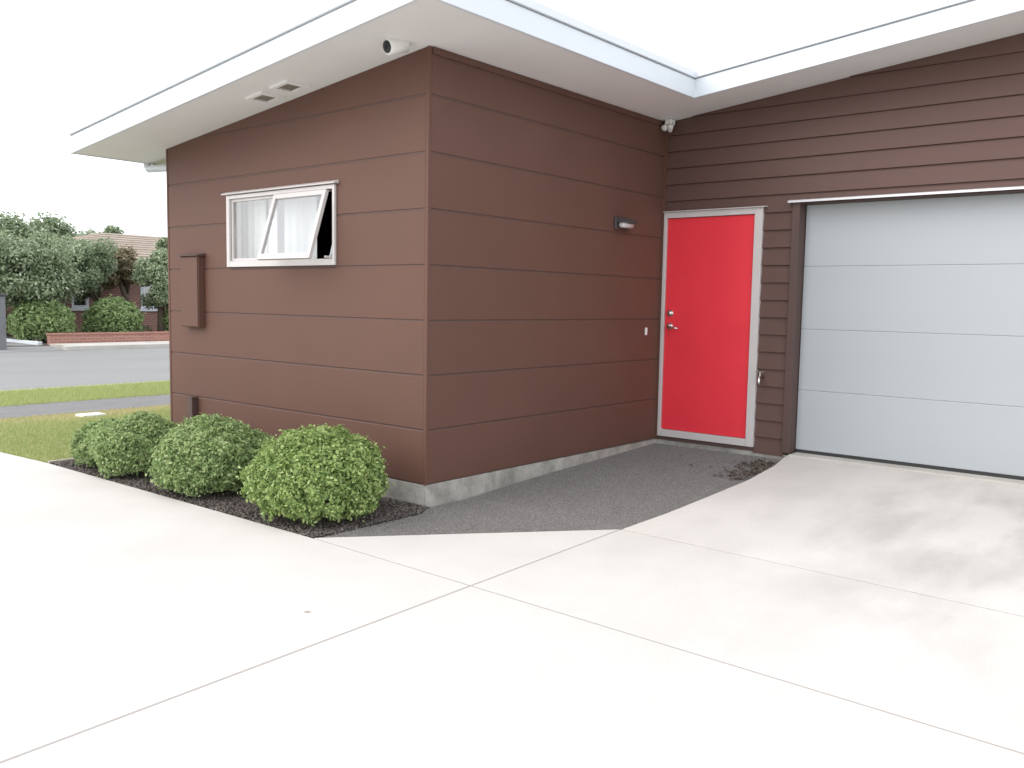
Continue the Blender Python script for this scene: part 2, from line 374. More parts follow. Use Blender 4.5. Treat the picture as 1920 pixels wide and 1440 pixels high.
# planting bed under the window
BP = [(-3.43, -1.085), (0.098, -1.046), (0.105, -0.15), (0.02, 0.02), (-3.40, 0.02)]
bm = bmesh.new(); bm_prism(bm, [(x, y, ZD - 0.012) for x, y in BP], [(x, y, -0.4) for x, y in BP])
tag(from_bm('planting_bed', bm, m_soil), kind='structure')
px, py = scatter(BP, 22000)
stones(px, py, ZD - 0.008 + RNG.uniform(0, 0.008, len(px)), 0.006, 0.016, 0.35, lm_chip, 'bark_mulch', 'dark bark mulch around the round shrubs')
tag(box('timber_edging', (-3.47, -1.08, -0.3), (-3.435, 0.0, ZD + 0.012), m_timber, None, 0.004), 'thin grey timber edging between lawn and planting bed', 'edging')

# lawn, footpath, verge, kerb, road
def sheet(name, x0, x1, y0, y1, z, mat, depth=0.2):
    return tag(box(name, (x0, y0, z - depth), (x1, y1, z), mat), kind='structure')
lawn_poly = [(-6.55, -1.19), (-4.25, -1.14), (-3.475, -1.085), (-3.475, 9.0), (-6.55, 9.0)]
bm = bmesh.new(); bm_prism(bm, [(x, y, ZD - 0.006) for x, y in lawn_poly], [(x, y, -0.4) for x, y in lawn_poly])
tag(from_bm('lawn', bm, m_grass_base), kind='structure')
sheet('footpath', -7.80, -6.55, -30, 60, ZD - 0.004, m_path)
sheet('grass_verge', -9.62, -7.80, -30, 60, ZD - 0.012, m_grass_base)
tag(box('kerb', (-9.80, -30, -0.40), (-9.62, 60, ZD - 0.002), m_kerb, None, 0.02), kind='structure')
sheet('road', -20.6, -9.80, -60, 90, -0.262, m_road, 0.1)
tag(box('kerb', (-20.85, 6.6, -0.40), (-20.6, 60, -0.14), m_kerb, None, 0.02), kind='structure')
tag(prism('driveway_crossing', [(-20.6, 6.6, -0.255), (-20.6, 2.5, -0.255), (-28, 4.4, -0.20), (-28, 7.4, -0.20), (-23.2, 7.0, -0.20)],
      [(-20.6, 6.6, -0.4), (-20.6, 2.5, -0.4), (-28, 4.4, -0.4), (-28, 7.4, -0.4), (-23.2, 7.0, -0.4)], m_road), kind='structure')
tag(box('footpath', (-22.35, 6.9, -0.40), (-20.85, 60, -0.155), m_kerb), kind='structure')
sheet('garden_ground', -60, -22.35, -20, 60, -0.21, m_soil)

def blades(name, poly, n, z, hmin, hmax, mat, label, dens=None):
    px, py = scatter(poly, n)
    if dens is not None:
        k = RNG.uniform(0, 1, len(px)) < dens(px, py); px, py = px[k], py[k]
    n = len(px); h = RNG.uniform(hmin, hmax, n); a = RNG.uniform(0, 6.28, n); w = RNG.uniform(0.003, 0.006, n)
    lx, ly = RNG.normal(0, 0.5, n) * h, RNG.normal(0, 0.5, n) * h
    v = np.empty((n, 3, 3))
    v[:, 0] = np.stack([px - w * np.cos(a), py - w * np.sin(a), np.full(n, z)], -1)
    v[:, 1] = np.stack([px + w * np.cos(a), py + w * np.sin(a), np.full(n, z)], -1)
    v[:, 2] = np.stack([px + lx, py + ly, z + h], -1)
    o = np_mesh(name, v.reshape(-1, 3), np.arange(3 * n).reshape(-1, 3), mat)
    return tag(o, label, 'grass', kind='stuff')
dry = lambda x, y: np.clip((-x - 5.75) / 0.6 + 0.2 * np.sin(x * 3 + y * 2), 0.02, 0.92)
lawn_near = [(-6.60, -1.20), (-4.25, -1.15), (-3.48, -1.09), (-3.48, 3.2), (-6.60, 3.2)]
blades('lawn_grass', lawn_near, 110000, ZD - 0.012, 0.015, 0.045, lm_grass, 'short green lawn grass beside the house', lambda x, y: 1 - dry(x, y))
blades('dry_grass', lawn_near, 80000, ZD - 0.012, 0.01, 0.03, lm_straw, 'band of dry straw coloured grass along the footpath', dry)
blades('verge_grass', [(-9.66, -1.5), (-7.76, -1.5), (-7.76, 6.0), (-9.66, 6.0)], 90000, ZD - 0.02, 0.02, 0.06, lm_lush, 'green grass verge between the footpath and the road')
tag(box('utility_cover', (-6.30, 0.42, -0.25), (-6.10, 0.70, ZD + 0.02), m_plast, None, 0.012), 'white rectangular utility cover lying in the lawn by the footpath', 'cover')

# ------------------------------------------------------------------ the brown house
house = empty('house', (0, 0, -0.15), 'brown single storey house with white eaves, red door and pale garage door', 'house')
WX0, XG1 = -3.375, 5.6                       # left end, right end of the garage wing
YB = 9.0
O_F, O_S, O_G, O_L = -0.583, 0.563, 2.585, -3.955
WIN = (-2.375, -0.975, 1.545, 2.12)          # window opening in the front wall
P = 0.0055
# wall sheets behind the cladding
def wall_xz(x0, x1, y, t, holes, name='wall'):
    """front wall plane with rectangular holes, raked top, made of boxes between the cuts"""
    bm = bmesh.new()
    xs = sorted({x0, x1, *[h[0] for h in holes], *[h[1] for h in holes]})
    for a, b in zip(xs, xs[1:]):
        segs = [(0.002, None)]
        for h in holes:
            if a >= h[0] - 1e-6 and b <= h[1] + 1e-6:
                segs = []
                if h[2] > 0.05: segs.append((0.002, h[2]))
                segs.append((h[3], None))
        for z0, z1 in segs:
            za = z1 if z1 else sof(a) + 0.02; zb_ = z1 if z1 else sof(b) + 0.02
            bm_prism(bm, [(a, y, z0), (b, y, z0), (b, y, zb_), (a, y, za)], [(a, y + t, z0), (b, y + t, z0), (b, y + t, zb_), (a, y + t, za)])
    return from_bm(name, bm, m_trimb, house)
w_front = wall_xz(WX0 + P, -P, P, 0.09, [WIN])
w_gar = wall_xz(-0.1, XG1, D + 0.03, 0.09, [(0.03, 0.96, 0.0, 2.11), (1.31, 4.05, 0.0, 2.15)])
w_side = box('wall', (-P - 0.09, P + 0.09, 0.002), (-P, D + 0.03, sof(0) + 0.01), m_trimb, house)
box('wall', (WX0 + P, P + 0.09, 0.002), (WX0 + P + 0.09, YB, sof(WX0) + 0.02), m_trimb, house)
prism('wall', [(WX0, YB, -0.1), (XG1, YB, -0.1), (XG1, YB, sof(XG1)), (WX0, YB, sof(WX0))], [(WX0, YB + .1, -0.1), (XG1, YB + .1, -0.1), (XG1, YB + .1, sof(XG1)), (WX0, YB + .1, sof(WX0))], m_trimb, house)
box('wall', (XG1 - 0.09, D + 0.12, -0.1), (XG1, YB, sof(XG1)), m_trimb, house)

def clip_top(poly, f):
    """Sutherland-Hodgman: keep the part of an (x,z) polygon below z = f(x)"""
    out = []; n = len(poly)
    for i in range(n):
        a, b = poly[i], poly[(i + 1) % n]
        da, db = f(a[0]) - a[1], f(b[0]) - b[1]
        if da >= 0: out.append(a)
        if da * db < 0:
            t = da / (da - db); out.append((a[0] + t * (b[0] - a[0]), a[1] + t * (b[1] - a[1])))
    return out
top = lambda x: sof(x) - 0.002
G = 0.0042
for k in range(8):
    z0 = 0.0 if k == 0 else k * 0.38 + G; z1 = (k + 1) * 0.38 - G
    x0, x1 = WX0 + 0.023, -0.024
    polys = [[(x0, z0), (x1, z0), (x1, z1), (x0, z1)]]
    if k == 4: polys = [[(x0, z0), (WIN[0], z0), (WIN[0], z1), (x0, z1)], [(WIN[1], z0), (x1, z0), (x1, z1), (WIN[1], z1)]]
    if k == 5: polys = [[(x0, z0), (WIN[0], z0), (WIN[0], WIN[3]), (WIN[1], WIN[3]), (WIN[1], z0), (x1, z0), (x1, z1), (x0, z1)]]
    for pl in polys:
        pl = clip_top(pl, top)
        if len(pl) > 2: prism('cladding_panel', [(x, 0, z) for x, z in pl], [(x, P, z) for x, z in pl], m_panel, w_front, 0.005)
    # side wall
    zt = min(z1, sof(0) - 0.002)
    prism('cladding_panel', [(0, 0.024, z0), (0, D - 0.004, z0), (0, D - 0.004, zt), (0, 0.024, zt)],
          [(-P, 0.024, z0), (-P, D - 0.004, z0), (-P, D - 0.004, zt), (-P, 0.024, zt)], m_panel, w_side, 0.005)
    # hidden left end of the house
    zt = min(z1, sof(WX0) - 0.002)
    if zt > z0:
        prism('cladding_panel', [(WX0, 0.024, z0), (WX0, YB, z0), (WX0, YB, zt), (WX0, 0.024, zt)], [(WX0 + P, 0.024, z0), (WX0 + P, YB, z0), (WX0 + P, YB, zt), (WX0 + P, 0.024, zt)], m_panel, house, 0.0035)
# external corner trim (an L folded round the corner) and internal corner batten
L_ = [(-0.0235, 0.012), (-0.0235, -0.0025), (0.0025, -0.0025), (0.0025, 0.0235), (-0.012, 0.0235), (-0.012, 0.012)]
prism('corner_trim', [(x, y, 0.0) for x, y in L_], [(x, y, sof(x) - 0.003) for x, y in L_], m_panel, house)
prism('corner_trim', [(WX0 + 0.0225, 0.012, 0), (WX0 + 0.0225, -0.0025, 0), (WX0 - 0.0025, -0.0025, 0), (WX0 - 0.0025, 0.0235, 0), (WX0 + 0.012, 0.0235, 0), (WX0 + 0.012, 0.012, 0)],
      [(WX0 + 0.0225, 0.012, sof(WX0) - .003), (WX0 + 0.0225, -0.0025, sof(WX0) - .003), (WX0 - 0.0025, -0.0025, sof(WX0) - .003), (WX0 - 0.0025, 0.0235, sof(WX0) - .003), (WX0 + 0.012, 0.0235, sof(WX0) - .003), (WX0 + 0.012, 0.012, sof(WX0) - .003)], m_panel, house)
box('corner_trim', (0.0015, D - 0.022, 0.0), (0.020, D + 0.028, 2.955), m_panel, house)
prism('eave_batten', [(0.012, 0.03, 2.925), (0.012, D - 0.03, 2.925), (0.012, D - 0.03, 2.969), (0.012, 0.03, 2.969)], [(0.0005, 0.03, 2.925), (0.0005, D - 0.03, 2.925), (0.0005, D - 0.03, 2.969), (0.0005, 0.03, 2.969)], m_panel, house)

# weatherboards on the garage wall
CV = 0.1510
def boardf(poly, b):
    poly = clip_top(poly, top)
    if len(poly) < 3: return
    yf = lambda z: D + max(0, (z - b)) / CV * 0.019
    prism('weatherboard', [(x, yf(z), z) for x, z in poly], [(x, D + 0.03, z) for x, z in poly], m_board, w_gar)
for k in range(14, -10, -1):
    b = 2.092 - CV * k; t = b + CV - 0.002
    if k > 0:
        boardf([(0.990, b), (1.270, b), (1.270, t), (0.990, t)], b)
        boardf([(4.09, b), (XG1, b), (XG1, t), (4.09, t)], b)
    elif k == 0:
        boardf([(0.021, 2.152), (1.0, 2.152), (1.0, b), (1.264, b), (1.264, 2.19), (4.097, 2.19), (4.097, b), (XG1, b), (XG1, t), (0.021, t)], b)
    else:
        boardf([(0.021, b), (XG1, b), (XG1, t), (0.021, t)], b)
# foundation
bm = bmesh.new()
fp = [(WX0 + 0.0045, 0.0045), (-0.0045, 0.0045), (-0.0045, D + 0.006), (1.30, D + 0.006), (1.30, YB), (WX0 + 0.0045, YB)]
bm_prism(bm, [(x, y, -0.004) for x, y in fp], [(x, y, -0.5) for x, y in fp], 0.006)
from_bm('foundation', bm, m_found, house)
box('floor_slab', (1.33, D + 0.2, -0.3), (XG1, YB, 0.004), m_found, house)

# soffit, fascia, cap, roof
plan = [(O_L, O_F), (O_S, O_F), (O_S, O_G), (6.2, O_G), (6.2, 9.6), (O_L, 9.6)]
prism('soffit', [(x, y, sof(x)) for x, y in plan], [(x, y, sof(x) + 0.012) for x, y in plan], m_sof, house)
prism('roof', [(x, y, sof(x) + 0.15) for x, y in plan], [(x, y, sof(x) + 0.185) for x, y in plan], m_white, house)
def fascia(a, b, nx, ny):
    """board from plan point a to b, outward normal n: lower face, grey painted shadow line and a proud cap flashing"""
    def strip(name, z0, z1, o0, o1, mat, ext=0.0, bev=0.003):
        t = Vector((b[0] - a[0], b[1] - a[1])).normalized() * ext
        A = (a[0] - t.x * ea, a[1] - t.y * ea); B = (b[0] + t.x * eb, b[1] + t.y * eb)
        fr = [(A[0] + nx * o1, A[1] + ny * o1, sof(A[0]) + z0), (B[0] + nx * o1, B[1] + ny * o1, sof(B[0]) + z0),
              (B[0] + nx * o1, B[1] + ny * o1, sof(B[0]) + z1), (A[0] + nx * o1, A[1] + ny * o1, sof(A[0]) + z1)]
        bk = [(A[0] + nx * o0, A[1] + ny * o0, sof(A[0]) + z0), (B[0] + nx * o0, B[1] + ny * o0, sof(B[0]) + z0),
              (B[0] + nx * o0, B[1] + ny * o0, sof(B[0]) + z1), (A[0] + nx * o0, A[1] + ny * o0, sof(A[0]) + z1)]
        return prism(name, fr, bk, mat, house, bev)
    ea, eb = 0.0, 0.0
    if (a, b) == (plan[0], plan[1]): ea, eb = 0.0, 1.0
    if (a, b) == (plan[2], plan[3]): ea, eb = -1.0, 0.0
    f = strip('fascia', -0.012, 0.142, 0.0, 0.020, m_white, 0.0)
    strip('fascia_cap', 0.150, 0.205, -0.05, 0.036, m_white, 0.0)
    strip('cap_shadow_strip', 0.140, 0.151, 0.0, 0.012, m_shadow, 0.0, 0.0)
fascia(plan[0], plan[1], 0, -1); fascia(plan[1], plan[2], 1, 0); fascia(plan[2], plan[3], 0, -1)
# mitre posts where the strips meet at the outer and inner corner
box('fascia', (O_S + 0.0002, O_F - 0.0198, sof(O_S) - 0.011), (O_S + 0.0198, O_F - 0.0002, sof(O_S) + 0.14), m_white, house)
box('fascia_cap', (O_S, O_F - 0.0355, sof(O_S) + 0.1505), (O_S + 0.0355, O_F, sof(O_S) + 0.2045), m_white, house)
# gutter along the low edge and the dropper that returns to the wall
prism('gutter', [(O_L, O_F, sof(O_L) - 0.01), (O_L - 0.11, O_F, sof(O_L) + 0.01), (O_L - 0.12, O_F, sof(O_L) + 0.12), (O_L, O_F, sof(O_L) + 0.14)],
      [(O_L, 9.6, sof(O_L) - 0.01), (O_L - 0.11, 9.6, sof(O_L) + 0.01), (O_L - 0.12, 9.6, sof(O_L) + 0.12), (O_L, 9.6, sof(O_L) + 0.14)], m_white, house)
tube('downpipe', [(-3.98, 0.14, 2.57), (-3.98, 0.14, 2.52), (-3.95, 0.14, 2.495), (-3.50, 0.14, 2.475), (-3.43, 0.14, 2.43), (-3.43, 0.14, -0.2)], [0.036] * 6, m_white, house, 12)

# ---- awning window in the front wall
wx0, wx1, wz0, wz1 = -2.386, -0.962, 1.533, 2.128
def ring(bm, x0, x1, z0, z1, y0, y1, l, r, b, t, bev=0.002):
    bm_box(bm, (x0, y0, z0), (x0 + l, y1, z1), bev); bm_box(bm, (x1 - r, y0, z0), (x1, y1, z1), bev)
    bm_box(bm, (x0 + l + .0004, y0 + .0006, z0), (x1 - r - .0004, y1, z0 + b), bev); bm_box(bm, (x0 + l + .0004, y0 + .0006, z1 - t), (x1 - r - .0004, y1, z1), bev)
bm = bmesh.new()
ring(bm, wx0, wx1, wz0, wz1, -0.022, -0.001, 0.042, 0.026, 0.048, 0.030)
ring(bm, WIN[0], WIN[1], WIN[2], WIN[3], -0.0005, 0.10, 0.022, 0.018, 0.022, 0.022)
bm_box(bm, (-1.715, -0.018, wz0 + 0.05), (-1.672, 0.05, wz1 - 0.032), 0.002)
window = from_bm('window', bm, m_frame, house)
bm = bmesh.new(); ring(bm, -2.343, -1.716, 1.582, 2.097, 0.0, 0.03, 0.022, 0.012, 0.022, 0.022)
from_bm('fixed_sash', bm, m_frame, window)
box('pane', (-2.322, 0.012, 1.603), (-1.727, 0.018, 2.076), m_glass, window)
# sash hinged at the top, swung out at the foot
th = math.radians(17.5); H = Vector((0, -0.012, 2.088))
def rot_bm(bm):
    bmesh.ops.rotate(bm, cent=H, matrix=Matrix.Rotation(-th, 3, 'X'), verts=bm.verts[:])
bm = bmesh.new(); ring(bm, -1.690, -1.035, 1.545, 2.086, -0.040, -0.010, 0.036, 0.036, 0.045, 0.038); rot_bm(bm)
sash = from_bm('opening_sash', bm, m_frame, window)
bm = bmesh.new(); bm_box(bm, (-1.655, -0.028, 1.588), (-1.070, -0.022, 2.050)); rot_bm(bm)
from_bm('pane', bm, m_glass, window)
box('stay_arm', (-1.012, -0.075, 1.585), (-0.998, 0.02, 1.60), m_frame, window)
bm = bmesh.new(); bm_tube(bm, [(-1.02, 0.035, 1.88), (-1.015, 0.02, 1.72), (-1.013, -0.02, 1.585)], [0.010, 0.009, 0.008], 8)
from_bm('stay_arm', bm, m_white, window, True)
prism('head_flashing', [(-2.425, -0.045, 2.134), (-2.425, -0.045, 2.142), (-2.425, -0.001, 2.160), (-2.425, -0.001, 2.134)],
      [(-0.935, -0.045, 2.134), (-0.935, -0.045, 2.142), (-0.935, -0.001, 2.160), (-0.935, -0.001, 2.134)], m_frame, window)
# curtains behind the glass, room walls
def curtain(x0, x1, y, z0, z1, amp, waves, seed):
    r = random.Random(seed); n = 70; bm = bmesh.new(); rows = []
    ph = [r.uniform(0, 6) for _ in range(3)]
    for z in (z0, (z0 + z1) / 2, z1):
        row = []
        for i in range(n + 1):
            t = i / n
            d = amp * (math.sin(t * waves * 6.28 + ph[0]) + 0.5 * math.sin(t * waves * 2.3 * 6.28 + ph[1])) * (1.1 if z == z0 else 0.9)
            row.append(bm.verts.new((x0 + (x1 - x0) * t, y + d, z)))
        rows.append(row)
    for a, b in zip(rows, rows[1:]):
        for i in range(n): bm.faces.new((a[i], a[i + 1], b[i + 1], b[i]))
    return from_bm('curtain', bm, m_cur, window, True)
curtain(-2.56, -2.14, 0.20, 1.45, 2.2, 0.009, 4, 1)
curtain(-2.09, -1.45, 0.20, 1.45, 2.2, 0.009, 5, 2)
bm = bmesh.new()
bm_box(bm, (-3.0, 2.6, 0.0), (-0.15, 2.65, 2.65)); bm_box(bm, (-3.0, 0.12, 0.01), (-0.15, 2.6, 0.03))
from_bm('room_partition', bm, m_room, house)
prism('ceiling', [(-3.2, 0.12, 2.44), (-0.15, 0.12, 2.44), (-0.15, 2.7, 2.44), (-3.2, 2.7, 2.44)], [(-3.2, 0.12, 2.46), (-0.15, 0.12, 2.46), (-0.15, 2.7, 2.46), (-3.2, 2.7, 2.46)], m_room, house)

# ---- red entry door
bm = bmesh.new()
bm_box(bm, (0.0205, D - 0.020, 0.03), (0.050, D + 0.1, 2.138), 0.003)
bm_box(bm, (0.925, D - 0.020, 0.03), (0.998, D + 0.1, 2.138), 0.003)
bm_box(bm, (0.0505, D - 0.0195, 2.085), (0.9245, D + 0.1, 2.138), 0.003)
bm_box(bm, (0.0505, D - 0.0195, 0.03), (0.9245, D + 0.1, 0.096), 0.003)
door = from_bm('entry_door', bm, m_frame, house)
box('door_sill', (0.021, D - 0.006, -0.0035), (0.998, D + 0.09, 0.0295), m_trimb, door)
box('door_leaf', (0.054, D + 0.002, 0.100), (0.921, D + 0.044, 2.081), m_red, door, 0.002)
prism('head_flashing', [(0.021, D - 0.042, 2.139), (0.021, D - 0.042, 2.146), (0.021, D + 0.012, 2.153), (0.021, D + 0.012, 2.139)],
      [(1.03, D - 0.042, 2.139), (1.03, D - 0.042, 2.146), (1.03, D + 0.012, 2.153), (1.03, D + 0.012, 2.139)], m_frame, door)
def knob(x, z, r, l):
    bm = bmesh.new()
    bm_tube(bm, [(x, D + 0.003, z), (x, D - 0.006, z)], [r * 1.25, r * 1.2], 16)
    bm_tube(bm, [(x, D - 0.006, z), (x, D - l, z), (x, D - l - 0.004, z)], [r * 0.85, r * 0.8, r * 0.5], 16)
    return bm
from_bm('deadlock', knob(0.112, 1.200, 0.026, 0.028), m_chrome, door, False)
bm = knob(0.112, 1.078, 0.026, 0.035)
bm_tube(bm, [(0.112, D - 0.045, 1.078), (0.135, D - 0.052, 1.074), (0.19, D - 0.050, 1.064), (0.215, D - 0.040, 1.062)], [0.010, 0.0095, 0.009, 0.007], 10)
from_bm('lever_handle', bm, m_chrome, door)

# ---- sectional garage door
GX0, GX1, GY = 1.330, 4.030, D + 0.115
bm = bmesh.new()
bm_box(bm, (1.264, D - 0.022, 0.014), (GX0, GY + 0.06, 2.160), 0.003)
bm_box(bm, (GX1, D - 0.022, 0.014), (GX1 + 0.068, GY + 0.06, 2.160), 0.003)
bm_box(bm, (GX0 + .0005, D + 0.01, 2.152), (GX1 - .0005, GY + 0.06, 2.160), 0.002)
gdoor = from_bm('garage_door', bm, m_trimb, house)
for z0, z1 in ((0.040, 0.5628), (0.5632, 1.0908), (1.0912, 1.6278), (1.6282, 2.150)):
    box('door_panel', (GX0 + 0.004, GY, z0), (GX1 - 0.004, GY + 0.04, z1), m_gar, gdoor, 0.005)
box('bottom_seal', (GX0 + 0.004, GY + 0.004, 0.012), (GX1 - 0.004, GY + 0.036, 0.0395), m_dark, gdoor)
prism('head_flashing', [(1.235, D - 0.055, 2.158), (1.235, D - 0.055, 2.176), (1.235, D + 0.012, 2.189), (1.235, D + 0.012, 2.170)],
      [(4.13, D - 0.055, 2.158), (4.13, D - 0.055, 2.176), (4.13, D + 0.012, 2.189), (4.13, D + 0.012, 2.170)], m_flash, gdoor)

# ------------------------------------------------------------------ fittings on the house
# meter box
mb = empty('meter_box', (-3.03, 0, 0.98), 'brown painted meter box with a sloping lid on the window wall', 'meter box')
box('cabinet', (-3.055, -0.060, 1.008), (-2.768, -0.001, 1.632), m_panel, mb, 0.004)
box('door_panel', (-3.048, -0.068, 1.016), (-2.775, -0.0605, 1.622), m_panel, mb, 0.003)
prism('hood', [(-3.085, -0.085, 1.634), (-3.085, -0.085, 1.642), (-3.085, -0.001, 1.658), (-3.085, -0.001, 1.634)],
      [(-2.745, -0.085, 1.634), (-2.745, -0.085, 1.642), (-2.745, -0.001, 1.658), (-2.745, -0.001, 1.634)], m_trimb, mb)
# riser cover low on the same wall
rc = empty('conduit_cover', (-2.96, 0, -0.15), 'small dark brown conduit cover low on the wall behind the shrubs', 'conduit cover')
box('cover', (-2.985, -0.060, 0.19), (-2.905, -0.001, 0.372), m_trimb, rc, 0.006)
box('cap', (-2.991, -0.066, 0.3725), (-2.899, -0.001, 0.382), m_trimb, rc, 0.003)
tube('conduit', [(-2.962, -0.03, 0.192), (-2.962, -0.03, -0.18)], [0.018, 0.018], m_plast, rc, 10)
tube('conduit', [(-2.926, -0.03, 0.192), (-2.926, -0.03, -0.18)], [0.014, 0.014], m_dark, rc, 10)
# security camera under the eave
lp = Vector((-0.105, -0.285, 2.917)); d = Vector((-0.10, -0.93, -0.27)).normalized(); c0 = lp - d * 0.095
sc = empty('security_camera', (c0.x, c0.y, sof(c0.x)), 'white bullet security camera under the eave above the house corner', 'camera')
bm = bmesh.new(); mz = sof(c0.x); bm_tube(bm, [(c0.x, c0.y + .03, mz + 0.005), (c0.x, c0.y + .03, mz - 0.018), (c0.x, c0.y + .03, mz - 0.03)], [0.055, 0.055, 0.035], 20)
from_bm('mount', bm, m_plast, sc, True)
bm = bmesh.new(); bm_tube(bm, [c0 - d * 0.07, c0 - d * 0.065, c0 + d * 0.085, c0 + d * 0.09], [0.036, 0.050, 0.054, 0.050], 24)
from_bm('body', bm, m_plast, sc, True)
bm = bmesh.new(); bm_tube(bm, [c0 + d * 0.089, c0 + d * 0.096, c0 + d * 0.100], [0.040, 0.039, 0.022], 24)
from_bm('lens', bm, m_black, sc, True)
# vents in the soffit
def vent(cx, cyy, label):
    v = empty('soffit_vent', (cx, cyy, sof(cx)), label, 'vent', 'vents in the front soffit')
    def pt(x, y, dz): return (cx + x, cyy + y, sof(cx + x) - dz)
    bm = bmesh.new(); s, i = 0.105, 0.072
    for a, b in (((-s, -s), (s, -i)), ((-s, i), (s, s)), ((-s, -i), (-i, i)), ((i, -i), (s, i))):
        q = [(a[0], a[1]), (b[0], a[1]), (b[0], b[1]), (a[0], b[1])]
        bm_prism(bm, [pt(x, y, 0.016) for x, y in q], [pt(x, y, -0.002) for x, y in q])
    from_bm('frame', bm, m_sof, v)
    for k in range(6):
        y0 = -i + 0.004 + k * 0.0235
        q = [(-i, y0), (i, y0), (i, y0 + 0.014), (-i, y0 + 0.014)]
        prism('slat', [pt(x, y, 0.010 if y == y0 else 0.004) for x, y in q], [pt(x, y, 0.008 if y == y0 else 0.002) for x, y in q], m_timber, v)
    q = [(-i, -i), (i, -i), (i, i), (-i, i)]
    prism('backing', [pt(x, y, 0.0015) for x, y in q], [pt(x, y, -0.001) for x, y in q], m_timber, v)
vent(-1.57, -0.195, 'white square soffit vent, the one farther from the house corner')
vent(-1.245, -0.205, 'white square soffit vent, the one nearer the house corner')
# wall light beside the red door
wlg = empty('wall_light', (0, 2.38, 1.97), 'charcoal bulkhead wall light with frosted lens near the red door', 'wall light')
bm = bmesh.new(); bm_box(bm, (0.001, 2.27, 1.925), (0.024, 2.49, 2.035), 0.008); from_bm('back_plate', bm, m_charc, wlg)
bm = bmesh.new(); bm_prism(bm, [(0.024, 2.275, 2.03), (0.105, 2.285, 2.012), (0.105, 2.475, 2.012), (0.024, 2.485, 2.03)], [(0.024, 2.275, 1.985), (0.112, 2.285, 1.985), (0.112, 2.475, 1.985), (0.024, 2.485, 1.985)], 0.003)
from_bm('hood', bm, m_charc, wlg)
bm = bmesh.new(); bm_tube(bm, [(0.06, 2.295, 1.972), (0.06, 2.30, 1.97), (0.06, 2.46, 1.97), (0.06, 2.465, 1.972)], [0.015, 0.028, 0.028, 0.015], 14); from_bm('lens', bm, m_lens, wlg, True)
# doorbell
db = empty('doorbell', (0, 2.85, 1.0), 'small white doorbell button on the brown wall by the door', 'doorbell')
box('plate', (0.001, 2.836, 0.995), (0.014, 2.866, 1.065), m_plast, db, 0.004)
tube('button', [(0.013, 2.851, 1.03), (0.019, 2.851, 1.03)], [0.010, 0.009], m_white, db, 12)
# twin sensor light in the inner eave corner
fl = empty('sensor_light', (0.07, D - 0.06, 2.97), 'small white twin sensor light in the inner corner under the eave', 'sensor light')
bm = bmesh.new(); bm_box(bm, (0.045, D - 0.11, 2.925), (0.115, D - 0.03, 2.978), 0.01); from_bm('mount', bm, m_plast, fl)
for dx in (-0.028, 0.028):
    bm = bmesh.new(); bm_tube(bm, [(0.08 + dx, D - 0.075, 2.93), (0.08 + dx * 1.1, D - 0.12, 2.895), (0.08 + dx * 1.1, D - 0.125, 2.889)], [0.018, 0.030, 0.026], 14)
    from_bm('lamp_head', bm, m_plast, fl, True)
bm = bmesh.new(); bm_tube(bm, [(0.085, D - 0.06, 2.925), (0.085, D - 0.075, 2.875), (0.085, D - 0.08, 2.868)], [0.020, 0.022, 0.012], 12); from_bm('sensor', bm, m_plast, fl, True)
# garden tap
tp = empty('garden_tap', (1.06, D, 0.6), 'small metal garden tap on the weatherboards between the doors', 'tap')
bm = bmesh.new()
bm_tube(bm, [(1.055, D + 0.02, 0.665), (1.055, D - 0.06, 0.665), (1.06, D - 0.085, 0.655), (1.062, D - 0.095, 0.63), (1.062, D - 0.097, 0.60)], [0.012, 0.012, 0.013, 0.013, 0.014], 10)
from_bm('spout', bm, m_chrome, tp, True)
bm = bmesh.new(); bm_tube(bm, [(1.055, D - 0.058, 0.665), (1.055, D - 0.058, 0.705)], [0.008, 0.008], 8); bm_box(bm, (1.022, D - 0.064, 0.703), (1.088, D - 0.052, 0.714), 0.003)
from_bm('handle', bm, m_chrome, tp)

# ------------------------------------------------------------------ foliage
def leaf_quads(c, n, size, asp=0.6, jitter=0.6):
    """leaf-shaped quads (kite) at points c with normals n blended with noise"""
    m = len(c)
    nr = n + RNG.normal(0, jitter, (m, 3)); nr /= np.linalg.norm(nr, axis=1, keepdims=True) + 1e-9
    a = RNG.normal(0, 1, (m, 3)); a -= (a * nr).sum(1, keepdims=True) * nr; a /= np.linalg.norm(a, axis=1, keepdims=True) + 1e-9
    b = np.cross(nr, a); s = (size * RNG.uniform(0.65, 1.35, m))[:, None]
    v = np.stack([c - a * s * 0.5, c + b * s * asp * 0.5 + nr * s * 0.08, c + a * s * 0.5, c - b * s * asp * 0.5 + nr * s * 0.08], 1)
    return v.reshape(-1, 3), np.arange(4 * m).reshape(-1, 4)
def unit(n):
    v = RNG.normal(0, 1, (n, 3)); return v / np.linalg.norm(v, axis=1, keepdims=True)
def lumps(d, seed, f=3.0):
    r = np.random.default_rng(seed); s = 0
    for k in range(6):
        w = r.normal(0, 1, 3) * f; s = s + np.sin(d @ w + r.uniform(0, 6))
    return s / 6
